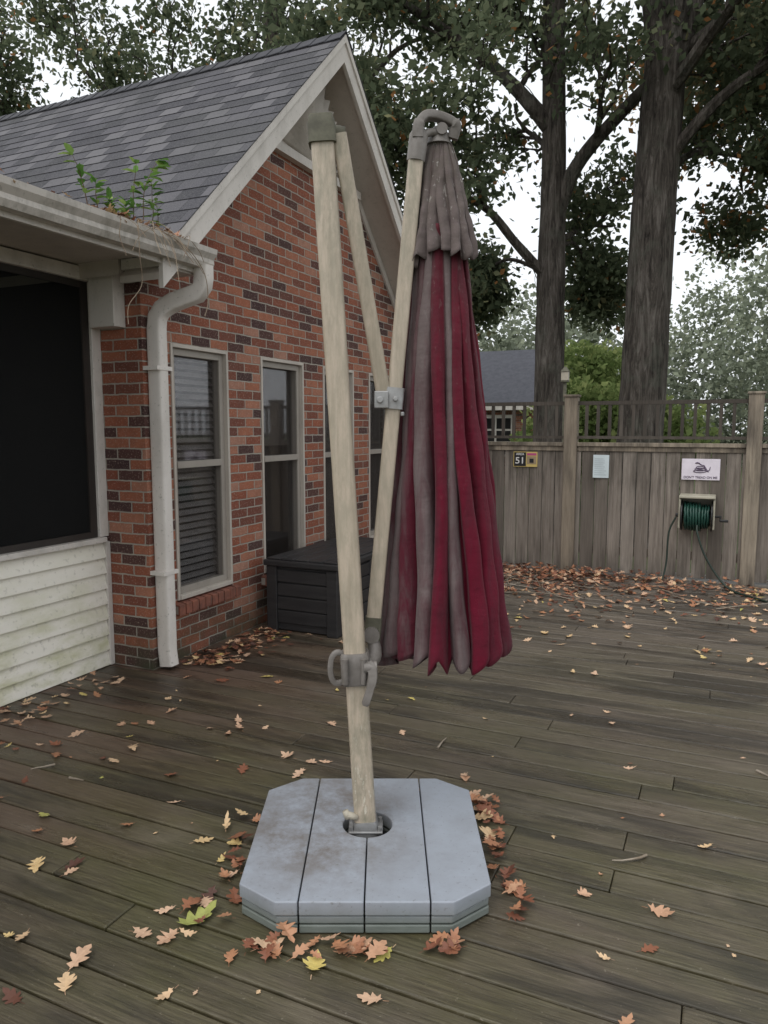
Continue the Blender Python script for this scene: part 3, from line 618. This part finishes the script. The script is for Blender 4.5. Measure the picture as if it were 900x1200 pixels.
# ---------------------------------------------------------------- fallen leaves
def leaf_shape():
    half=[(0,0),(.05,.10),(.20,.16),(.10,.27),(.30,.40),(.33,.50),(.12,.47),(.26,.66),(.24,.74),(.09,.68),(.10,.88),(0,1.0)]
    return [(x*1.15,y) for x,y in half]+[(-x*1.15,y) for x,y in half[-2:0:-1]]
LS=leaf_shape()
V=[];Fc=[];A=[]
def add_leaf(x,y,size,z,col,tilt=.25):
    size*=.95
    n=len(V); an=random.uniform(0,2*math.pi); c_,s_=math.cos(an),math.sin(an); curl=random.uniform(-.1,1.0); cl2=random.uniform(-.4,.9); wd=random.uniform(.5,1.2)
    tx,ty=random.uniform(-tilt,tilt),random.uniform(-tilt,tilt); jit=[(random.uniform(-.035,.035),random.uniform(-.035,.035)) for _ in LS]
    pts=[]
    for (a,b),(ja,jb) in zip(LS,jit): pts.append(((a*wd+ja),(b+jb)))
    mid=[(0,.25),(0,.5),(0,.75)]
    allp=pts+mid
    P3=[]
    for a,b in allp:
        zz=curl*a*a*1.3+cl2*(b-.5)**2+tx*a+ty*(b-.5); P3.append((a,b-.5,zz))
    zmin=min(p[2] for p in P3)
    for a,b,zz in P3: V.append((x+size*(a*c_-b*s_),y+size*(a*s_+b*c_),z+.003+size*(zz-zmin))); A.append(col)
    K_=len(LS); m0,m1,m2=n+K_,n+K_+1,n+K_+2
    for i in range(K_):
        j=(i+1)%K_; yb=(LS[i][1]+LS[j][1])/2; mm_=m0 if yb<.38 else (m1 if yb<.62 else m2); Fc.append((n+i,n+j,mm_))
    for s in (4,K_-4): Fc.append((n+s,m0,m1) if s<12 else (n+s,m1,m0))
    for s in (7,K_-7): Fc.append((n+s,m1,m2) if s<12 else (n+s,m2,m1))
    a=len(V)
    for (sx,sy_,w) in ((0,-.5,.012),(.03,-.72,.01)):
        for q in (-w,w): V.append((x+size*((sx+q)*c_-sy_*s_),y+size*((sx+q)*s_+sy_*c_),z+.005)); A.append(col*.8)
    Fc.append((a,a+1,a+3,a+2))
def rc(): 
    return random.choice([random.uniform(0,.4),random.uniform(.35,.8),random.uniform(.55,.82),random.uniform(.6,.85),random.uniform(.65,.85),random.uniform(.8,.97)])
def off_base(x,y):
    v=Vector((x,y,0))-BO; r=v.x*math.cos(YAW)+v.y*math.sin(YAW); d=-v.x*math.sin(YAW)+v.y*math.cos(YAW)
    return abs(r)>.43 or abs(d)>.43
for k in range(230):
    x=random.uniform(-3.4,4); y=random.uniform(1.,7.9)
    if off_base(x,y): add_leaf(x,y,random.uniform(.045,.095),0,rc())
for k in range(160):
    x=random.uniform(-3.4,4); y=random.uniform(1.,7.9)
    if off_base(x,y): add_leaf(x,y,random.uniform(.012,.03),0,rc())
for k in range(65):
    x=random.gauss(-2.3,.6); y=random.uniform(.9,3.4)
    if off_base(x,y) and x>-3.4: add_leaf(x,y,random.uniform(.05,.09),0,rc())
def loc2(r,d): 
    p=LW(r-.06,2.52+d); return p.x,p.y
def clump(r,d,sr,sd,n,lo=.05,hi=.8,t=.4):
    for k in range(n):
        rr=random.gauss(r,sr); dd=random.gauss(d,sd); x,y=loc2(rr,dd)
        if off_base(x,y): add_leaf(x,y,random.uniform(.045,.095),random.uniform(0,.02),random.uniform(lo,hi),t)
clump(.46,.30,.035,.09,18,.2,.8); clump(.46,.10,.03,.06,16,.1,.7); clump(.46,-.12,.03,.04,5,.0,.5); clump(.48,-.27,.03,.05,9,.1,.6)
clump(.46,.42,.03,.05,6); clump(.24,-.46,.035,.02,9,.1,.6); clump(-.02,-.47,.10,.02,18,.2,.8); clump(-.30,-.46,.05,.03,12,.2,.8); clump(.38,-.40,.02,.03,4,.1,.5)
clump(-.52,-.30,.07,.10,9,.2,.9,.3); clump(-.46,-.0,.03,.10,8,.0,.6); clump(-.45,.25,.05,.05,3,.3,.9)
for (rr,dd,sz,cc) in ((-.53,-.33,.15,.98),(-.14,-.53,.09,.92),(-.60,-.42,.085,.66),(-.68,-.40,.075,.7),(.02,-.66,.08,.7),(.95,-.3,.09,.6),(-.62,.12,.08,.84),(-.50,.10,.07,.88),(-1.12,.10,.075,.66),(.42,.62,.07,.6),(-.28,.78,.07,.7)):
    x,y=loc2(rr,dd); add_leaf(x,y,sz,0,cc,.1)
for k in range(150): add_leaf(random.uniform(-3.22,-3.1)+abs(random.gauss(0,.15)),random.uniform(3.75,4.7),random.uniform(.05,.08),random.uniform(0,.02),random.choice([rc(),random.uniform(0,.4)]))
for k in range(90): add_leaf(-3.55+abs(random.gauss(0,.15)),random.uniform(1.5,3.5),random.uniform(.05,.08),random.uniform(0,.01),rc())
for k in range(60): add_leaf(-2.47+abs(random.gauss(0,.12)),random.uniform(4.6,6.0),random.uniform(.05,.08),0,rc())
for k in range(1200):
    x=random.gauss(-1.55,.8); y=8.02-abs(random.gauss(0,.65)); add_leaf(x,y,random.uniform(.05,.09),random.uniform(0,.07)*max(0,1-(8.-y)*1.5),random.choice([random.uniform(.0,.35),random.uniform(.1,.75),random.uniform(.3,.8)]),.4)
for k in range(200): add_leaf(random.uniform(-3.2,2.5),8.02-abs(random.gauss(0,.3)),random.uniform(.05,.085),random.uniform(0,.01),random.uniform(0,.7))
for k in range(240): add_leaf(random.uniform(-.2,2.),7.95-abs(random.gauss(0,.6)),random.uniform(.05,.085),0,rc())
for k in range(120): add_leaf(random.uniform(-2.4,.6),random.uniform(5.2,7.2),random.uniform(.045,.08),0,rc())
def dl_mat():
    t=NT('fallen_oak_leaf'); col=t.ramp(t.attr('rnd'),[(0,(.08,.036,.027)),(.25,(.24,.090,.05)),(.5,(.44,.21,.11)),(.72,(.64,.43,.29)),(.86,(.70,.50,.25)),(.94,(.60,.50,.13)),(1,(.26,.34,.11))])
    o=t.obj(); col=t.mix(t.ramp(t.noise(o,70,4),[(.45,0.),(.75,.55)]),col,t.mix(.5,col,(.08,.045,.03)))
    return t.set(Base_Color=col,Roughness=.5,Specular_IOR_Level=.4)
M_dl=dl_mat()
mesh('fallen_leaves',V,Fc,M_dl,attrs={'rnd':A})
m=MB()
for k in range(50):
    if k<32: x,y=random.gauss(-1.6,.7),random.uniform(6.5,7.95); l=random.uniform(.2,.8)
    else: x,y=random.uniform(-3,2.5),random.uniform(1.5,7.5); l=random.uniform(.06,.22)
    if not off_base(x,y): continue
    an=random.uniform(0,6.28); p=[Vector((x,y,.008))]
    for q in range(4): an+=random.uniform(-.35,.35); p.append(p[-1]+Vector((math.cos(an),math.sin(an),random.uniform(-.02,.09)))*l/4)
    m.tube(p,[.0055,.005,.004,.003,.002],5)
m.make('fallen_twigs',simple('twig_bark',(.16,.12,.08),(.38,.33,.27),rough=.9))
V=[];Fc=[];A=[]
for k in range(180): add_leaf(gx+.05+random.uniform(-.03,.04),random.choice([random.uniform(1.2,3.7),random.uniform(2.9,3.5),random.uniform(2.9,3.5)]),random.uniform(.035,.07),gz+.075+random.uniform(0,.05),random.uniform(.05,.85),.8)
mesh('gutter_leaf_litter',V,Fc,M_dl,attrs={'rnd':A})
gp=empty('gutter_seedling')
m=MB(); LV=[];LF=[];LA=[]
def gleaf(p,d,size,col):
    d=d.normalized(); s=d.cross(Vector((0,0,1))); s=s.normalized() if s.length>.1 else Vector((1,0,0)); u=s.cross(d)
    n=len(LV); 
    for a,b,c in ((0,0,0),(.22,.3,.06),(.18,.7,.05),(0,1.,-.08),(-.18,.7,.05),(-.22,.3,.06),(0,.5,0)): q=p+(s*a+d*b+u*c)*size; LV.append(tuple(q)); LA.append(col)
    for i in range(6): LF.append((n+i,n+(i+1)%6,n+6))
def stem(p0,dirs,l,nl,sz,droop=0):
    p=Vector(p0); d=Vector(dirs).normalized(); pts=[p.copy()]
    for i in range(8):
        d=(d+Vector((random.uniform(-.15,.15),random.uniform(-.15,.15),random.uniform(-.1,.1)-droop))).normalized(); p=p+d*l/8; pts.append(p.copy())
        if i>1:
            for q in range(nl):
                ld=(d*.2+Vector((random.uniform(-1,1),random.uniform(-1,1),random.uniform(-.3,.35)))).normalized(); gleaf(p,ld,sz*random.uniform(.6,1.2),random.random())
    m.tube(pts,[.0035-.0003*i for i in range(9)],5)
for (y,l,nl,sz) in ((3.23,.42,3,.09),(3.17,.34,2,.08),(3.30,.28,2,.07),(2.86,.28,2,.075),(2.93,.2,2,.07),(3.02,.12,4,.06),(3.1,.14,4,.06),(3.36,.2,2,.06)):
    stem((gx+.05,y,gz+.08),(random.uniform(-.1,.15),random.uniform(-.3,.3),1),l,nl,sz,.02)
m.make('stems',simple('seedling_stem',(.12,.07,.04),rough=.7),gp,smooth=True)
mesh('leaves',LV,LF,leaf_mat('seedling_leaf',[(0,(.08,.18,.04)),(.6,(.17,.30,.08)),(1,(.32,.42,.13))],.3),gp,attrs={'rnd':LA})
m=MB()
for k in range(16):
    y=random.uniform(2.9,3.55); p=Vector((gx+.1,y,gz+.11)); d=Vector((.6,random.uniform(-.8,.9),random.uniform(.0,.6))); pts=[p.copy()]
    L_=random.uniform(.15,.45)
    for i in range(9): d=d+Vector((random.uniform(-.3,.3),random.uniform(-.3,.3),-.28)); p=p+d.normalized()*L_/9; pts.append(p.copy())
    m.tube(pts,.0018,4)
m.tube(bez([(gx+.1,3.3,gz+.12),(gx+.12,3.52,gz+.06),(gx+.11,3.68,gz-.05),(gx+.1,3.72,gz-.2),(gx+.12,3.66,gz-.30)]),.0028,5)
m.tube(bez([(gx+.1,3.15,gz+.11),(gx+.13,3.12,gz-.06),(gx+.1,3.16,gz-.2),(gx+.09,3.07,gz-.32),(gx+.1,3.05,gz-.42)]),.0022,5)
m.make('dangling_roots',simple('root',(.35,.28,.2),(.2,.14,.1),rough=.8),gp)
# ---------------------------------------------------------------- trees
def rot_dir(d,ang,az):
    d=d.normalized(); a=d.orthogonal().normalized(); b=d.cross(a); return (d*math.cos(ang)+(a*math.cos(az)+b*math.sin(az))*math.sin(ang)).normalized()
class Tree:
    def __init__(s,seed): s.m=MB(); s.tips=[]; s.R=random.Random(seed); s.axis=None
    def limb(s,pts,r0,r1,levels,nchild,clen,k=None,flare=0):
        P=bez(pts,8); n=len(P); rads=[r0+(r1-r0)*(i/(n-1))**.8 for i in range(n)]
        if flare: rads=[r*(1+flare*max(0,1-(P[i].z+.6)/1.6)**2) for i,r in enumerate(rads)]
        s.m.tube(P,[r*(1+s.R.uniform(-.03,.03)) for r in rads],(k or 14) if r0>.12 else 6,rnd=.5)
        if levels>0:
            for k in range(nchild):
                t=s.R.uniform(.3,1.); i=min(int(t*(n-1)),n-2); d=(P[i+1]-P[i]); s.grow(P[i],rot_dir(d,s.R.uniform(.5,1.15),s.R.uniform(0,6.28)),clen*s.R.uniform(.6,1.2),min(rads[i]*.5,.07),levels-1)
            s.grow(P[-1],(P[-1]-P[-2]),clen,r1,levels-1)
    def grow(s,p,d,l,r,lv):
        pts=[p.copy()]; d=d.normalized(); n=5
        for i in range(n):
            d=(d+Vector((s.R.uniform(-.28,.28),s.R.uniform(-.28,.28),s.R.uniform(-.2,.26)))).normalized(); p=p+d*l/n; pts.append(p.copy())
            if lv<=1: s.tips.append((p.copy(),l))
        r=max(r,.006); s.m.tube(pts,[r*(1-.75*i/n) for i in range(n+1)],5 if r<.05 else 7,cap=False,rnd=.5)
        if lv>0:
            for k in range(s.R.choice([3,4,4])):
                i=s.R.randint(1,n); dd=(pts[i]-pts[i-1]); s.grow(pts[i],rot_dir(dd,s.R.uniform(.4,1.),s.R.uniform(0,6.28)),l*s.R.uniform(.5,.75),r*.5,lv-1)
    def build(s,name,num,size,spread,mat,orange=.015,axis_rad=.9,zmax=7.5,cut=0):
        r=np.random.RandomState(s.R.randint(0,9999)); T_=np.array([tuple(t[0]) for t in s.tips])
        if s.axis is not None:
            dd=np.hypot(T_[:,0]-s.axis.x,T_[:,1]-s.axis.y); keep=~((dd<axis_rad)&(T_[:,2]<zmax)); T_=T_[keep]
        if cut: T_=T_[r.rand(len(T_))>cut]
        n=num
        wt=r.rand(len(T_))**2.2; wt/=wt.sum()
        idx=r.choice(len(T_),n,p=wt); c=T_[idx]+r.randn(n,3)*spread*np.array([1,1,.7])
        a=r.randn(n,3); a/=np.linalg.norm(a,axis=1)[:,None]; b=np.cross(a,r.randn(n,3)); b/=np.linalg.norm(b,axis=1)[:,None]
        sz=size*(.6+.8*r.rand(n))[:,None]
        V=np.stack([c-a*sz*.5,c+b*sz*.3,c+a*sz*.5,c-b*sz*.3],1).reshape(-1,3)
        clump=r.rand(len(T_))[idx]; col=np.clip(.55*clump+.45*r.rand(n),0,.93); col[r.rand(n)<orange]=1.
        nb=len(s.m.V); Vall=s.m.V+[tuple(v) for v in V]; Fall=s.m.F+[(nb+4*i,nb+4*i+1,nb+4*i+2,nb+4*i+3) for i in range(n)]
        o=mesh(name,Vall,Fall,mats=[M_bark,mat],midx=[0]*len(s.m.F)+[1]*n,attrs={'rnd':list(s.m.A)+list(np.repeat(col,4))})
        return o
GZ=-.6
def pL(r,d,z): return LW(r,d,z)
t=Tree(11); D=13.5; t.axis=pL(2.95,D,0)
t.limb([pL(3.05,D,GZ),pL(2.98,D,1.5),pL(2.95,D,4.),pL(2.95,D,6.2),pL(2.9,D+.1,9),pL(2.85,D,13)],.33,.15,3,7,2.2,k=18,flare=.5)
t.limb([pL(2.95,D,5.0),pL(3.3,D-.2,6.0),pL(4.1,D-.6,6.9),pL(4.9,D-1,7.6),pL(6.2,D-1.4,8.6)],.15,.06,3,5,1.6)
t.limb([pL(2.95,D,4.1),pL(2.3,D-.2,4.7),pL(1.7,D-.3,5.3),pL(.8,D-.5,5.6),pL(-.3,D-.8,6.4)],.11,.04,3,6,1.5)
t.limb([pL(2.95,D,6.6),pL(2.2,D,7.4),pL(1.2,D+.2,8.3),pL(-.6,D+.4,9.4)],.15,.05,3,6,1.8)
t.limb([pL(2.95,D,4.2),pL(2.3,D+.5,4.6),pL(1.8,D+.9,4.4)],.05,.02,3,5,.85)
t.limb([pL(2.95,D,4.6),pL(3.5,D+.6,4.9),pL(4.0,D+1.2,4.4)],.05,.02,3,4,.8)
t.build('oak_tree',31000,.14,.24,M_leaf)
t=Tree(23); D=12.6; t.axis=pL(4.4,D,0)
t.limb([pL(4.28,D,GZ-.1),pL(4.30,D,.6),pL(4.35,D,2.5),pL(4.40,D,5.),pL(4.5,D,7.4)],.43,.32,1,0,2,k=26,flare=.5)
t.limb([pL(4.5,D,7.2),pL(4.25,D,8.6),pL(3.9,D,11),pL(3.5,D,14)],.26,.14,3,5,2.0)
t.limb([pL(4.5,D,7.1),pL(4.95,D,8.6),pL(5.5,D,11),pL(6,D,14)],.25,.12,3,5,2.0)
t.limb([pL(4.4,D,5.6),pL(5.2,D-.5,6.6),pL(6.3,D-1,7.2),pL(7.5,D-1.4,7.4)],.11,.05,3,6,1.6)
t.limb([pL(4.4,D,5.3),pL(5.1,D+.6,6.1),pL(6.0,D+1.,6.3),pL(7.2,D+1.,6.0)],.08,.03,3,5,1.1)
t.limb([pL(4.4,D,6.6),pL(5.0,D-1.2,7.6),pL(5.3,D-2.6,7.8),pL(5.5,D-3.8,7.6)],.12,.05,3,5,1.4)
t.build('oak_tree',24000,.14,.24,M_leaf,.06)
t=Tree(31)
t.limb([pL(-3.0,21,GZ),pL(-3.2,21,6),pL(-3.,21,11),pL(-3.,21,15)],.4,.15,3,7,3.0)
t.limb([pL(-3.2,21,7.),pL(-5.5,21,9),pL(-7.5,20.5,10.5)],.2,.06,3,7,2.0)
t.limb([pL(-3.2,21,7.),pL(-1.5,20,9.2),pL(.3,19.5,10.8)],.2,.06,3,8,2.2)
t.build('oak_tree',18000,.17,.32,M_leaf,.01,cut=.3)
t=Tree(37)
t.limb([pL(-12.3,23,GZ),pL(-12.2,23,5),pL(-12,23,11)],.35,.1,3,12,2.4)
t.build('oak_tree',8000,.2,.4,M_leaf)
t=Tree(41)
t.limb([pL(10.5,17,GZ),pL(10.4,17,5),pL(10.2,17,9),pL(10,17,13)],.35,.12,3,7,2.2)
t.limb([pL(10.4,17,7),pL(9.2,16.5,8.2),pL(7.6,16,8.6)],.14,.05,3,8,1.8)
t.build('oak_tree',12000,.17,.32,M_leaf2)
def mass(name,blobs,n,size,mat,seed):
    r=np.random.RandomState(seed); w=np.array([b[3]**2 for b in blobs]); w=w/w.sum(); idx=r.choice(len(blobs),n,p=w)
    B=np.array([[*b[:3],b[3],b[4]] for b in blobs]); d=r.randn(n,3); d/=np.linalg.norm(d,axis=1)[:,None]
    k=np.abs(np.sin(d[:,0]*7+idx)*np.cos(d[:,1]*6+idx*2)*np.sin(d[:,2]*5+1)); rad=(.72+.33*k+.08*r.randn(n))[:,None]
    c=B[idx,:3]+d*rad*np.stack([B[idx,3],B[idx,3],B[idx,4]],1)
    a=r.randn(n,3); a/=np.linalg.norm(a,axis=1)[:,None]; b=np.cross(a,r.randn(n,3)); b/=np.linalg.norm(b,axis=1)[:,None]; sz=size*(.5+r.rand(n))[:,None]
    V=np.stack([c-a*sz*.5,c+b*sz*.35,c+a*sz*.5,c-b*sz*.35],1).reshape(-1,3); col=np.clip(k*.6+.4*r.rand(n)+.15*d[:,2],0,1)
    mesh(name,V.tolist(),[(4*i,4*i+1,4*i+2,4*i+3) for i in range(n)],mat,attrs={'rnd':np.repeat(col,4)})
R=random.Random(5); bl=[]
for k in range(52):
    u=-.5+k*1.15/52; d=R.uniform(36,48); top=R.uniform(8.,11.) + (2.0 if .38<u<.50 else 0); 
    for q in range(6):
        rr=R.uniform(1.5,2.6); p=pL(u*d+R.uniform(-1.5,1.5),d+R.uniform(-2,2),R.uniform(0,top-rr)); bl.append((p.x,p.y,p.z,rr,rr*.9))
mass('distant_trees',bl,90000,.28,M_far,3)
bl=[]
for k in range(16):
    r_=R.uniform(3.9,10.); d=R.uniform(17,20); h=R.uniform(1.6,2.8); p=pL(r_,d,h-.9); bl.append((p.x,p.y,p.z,R.uniform(.8,1.3),1.0))
for k in range(12):
    r_=R.uniform(5.2,7.0); d=R.uniform(20,23); p=pL(r_,d,R.uniform(1,3.2)); bl.append((p.x,p.y,p.z,R.uniform(.8,1.3),1.0))
mass('background_shrubs',bl,26000,.15,M_far2,8)
nh=empty('neighbor_house'); a0=(-17,26.4); a1=(-6.0,33)
m=MB(); m.box((a0[0],a0[1],GZ),(a1[0],a1[1],2.3)); m.make('walls',M_brick,nh)
m=MB(); m.hexa([(a0[0]-.4,a0[1]-.5,2.3),(a1[0]+.4,a0[1]-.5,2.3),(a1[0]+.4,a1[1]+.5,2.3),(a0[0]-.4,a1[1]+.5,2.3),(a0[0]-.4,29.5,4.6),(a1[0]+.4,29.5,4.6),(a1[0]+.4,29.9,4.6),(a0[0]-.4,29.9,4.6)]); m.make('roof',simple('grey_shingles',(.08,.082,.096),(.055,.057,.068),rough=.9),nh)
m=MB()
for k in range(4): 
    xa=-8.2-k*2.3; m.box((xa,a0[1]-.05,.5),(xa+1.3,a0[1]-.002,2.0))
m.box((a0[0]-.4,a0[1]-.53,2.16),(a1[0]+.4,a0[1]-.501,2.34)); m.make('white_trim',M_trim,nh)
m=MB()
for k in range(4):
    xa=-8.2-k*2.3
    for q in range(2):
        for w_ in range(3): m.box((xa+.08+q*.6,a0[1]-.07,.6+w_*.45),(xa+.6+q*.6,a0[1]-.051,.98+w_*.45))
m.make('window_panes',M_dark,nh)
gl=empty('garden_lantern'); p=pL(2.13,8.85,0)
m=MB(); m.tube([(p.x,p.y,-.55),(p.x,p.y,2.08)],.02,8); m.make('pole',M_ol,gl)
m=MB(); m.box((p.x-.04,p.y-.04,2.10),(p.x+.04,p.y+.04,2.20)); m.make('lamp_body',M_beige,gl); m=MB(); m.tube([(p.x,p.y,2.201),(p.x,p.y,2.26)],[.07,.01],4); m.tube([(p.x,p.y,2.08),(p.x,p.y,2.099)],.05,8); m.make('lamp_cap',M_ol,gl)
# ---------------------------------------------------------------- world / light / camera
w=bpy.data.worlds.new('World'); sc.world=w; w.use_nodes=True; nt=w.node_tree; nt.nodes.clear()
out=nt.nodes.new('ShaderNodeOutputWorld'); bg=nt.nodes.new('ShaderNodeBackground'); sky=nt.nodes.new('ShaderNodeTexSky'); sky.sky_type='NISHITA'; sky.sun_disc=False
EL=math.radians(55); AZ=math.radians(200)
sky.sun_elevation=EL; sky.sun_rotation=AZ; sky.dust_density=3; sky.air_density=1
hs=nt.nodes.new('ShaderNodeHueSaturation'); hs.inputs['Saturation'].default_value=.25
mx=nt.nodes.new('ShaderNodeMix'); mx.data_type='RGBA'; mx.inputs[0].default_value=.8; mx.inputs[7].default_value=(8.3,8.6,8.9,1)
nt.links.new(sky.outputs[0],hs.inputs['Color']); nt.links.new(hs.outputs[0],mx.inputs[6]); nt.links.new(mx.outputs[2],bg.inputs[0]); bg.inputs[1].default_value=.14; nt.links.new(bg.outputs[0],out.inputs[0])
s=bpy.data.lights.new('sun','SUN'); s.energy=1.4; s.angle=math.radians(50); s.color=(1,.98,.95); so=bpy.data.objects.new('sun',s); C.objects.link(so)
dv=Vector((math.sin(AZ)*math.cos(EL),math.cos(AZ)*math.cos(EL),math.sin(EL))); so.rotation_euler=dv.to_track_quat('Z','Y').to_euler()
cam=bpy.data.cameras.new('camera'); co=bpy.data.objects.new('camera',cam); C.objects.link(co); co.location=(0,0,1.55); co.rotation_euler=(math.pi/2-PITCH,0,YAW)
cam.sensor_fit='VERTICAL'; cam.sensor_height=24; cam.lens=870/1200*24; cam.clip_end=600; cam.clip_start=.05; sc.camera=co
sc.view_settings.view_transform='Standard'; sc.view_settings.look='None'; sc.view_settings.exposure=0
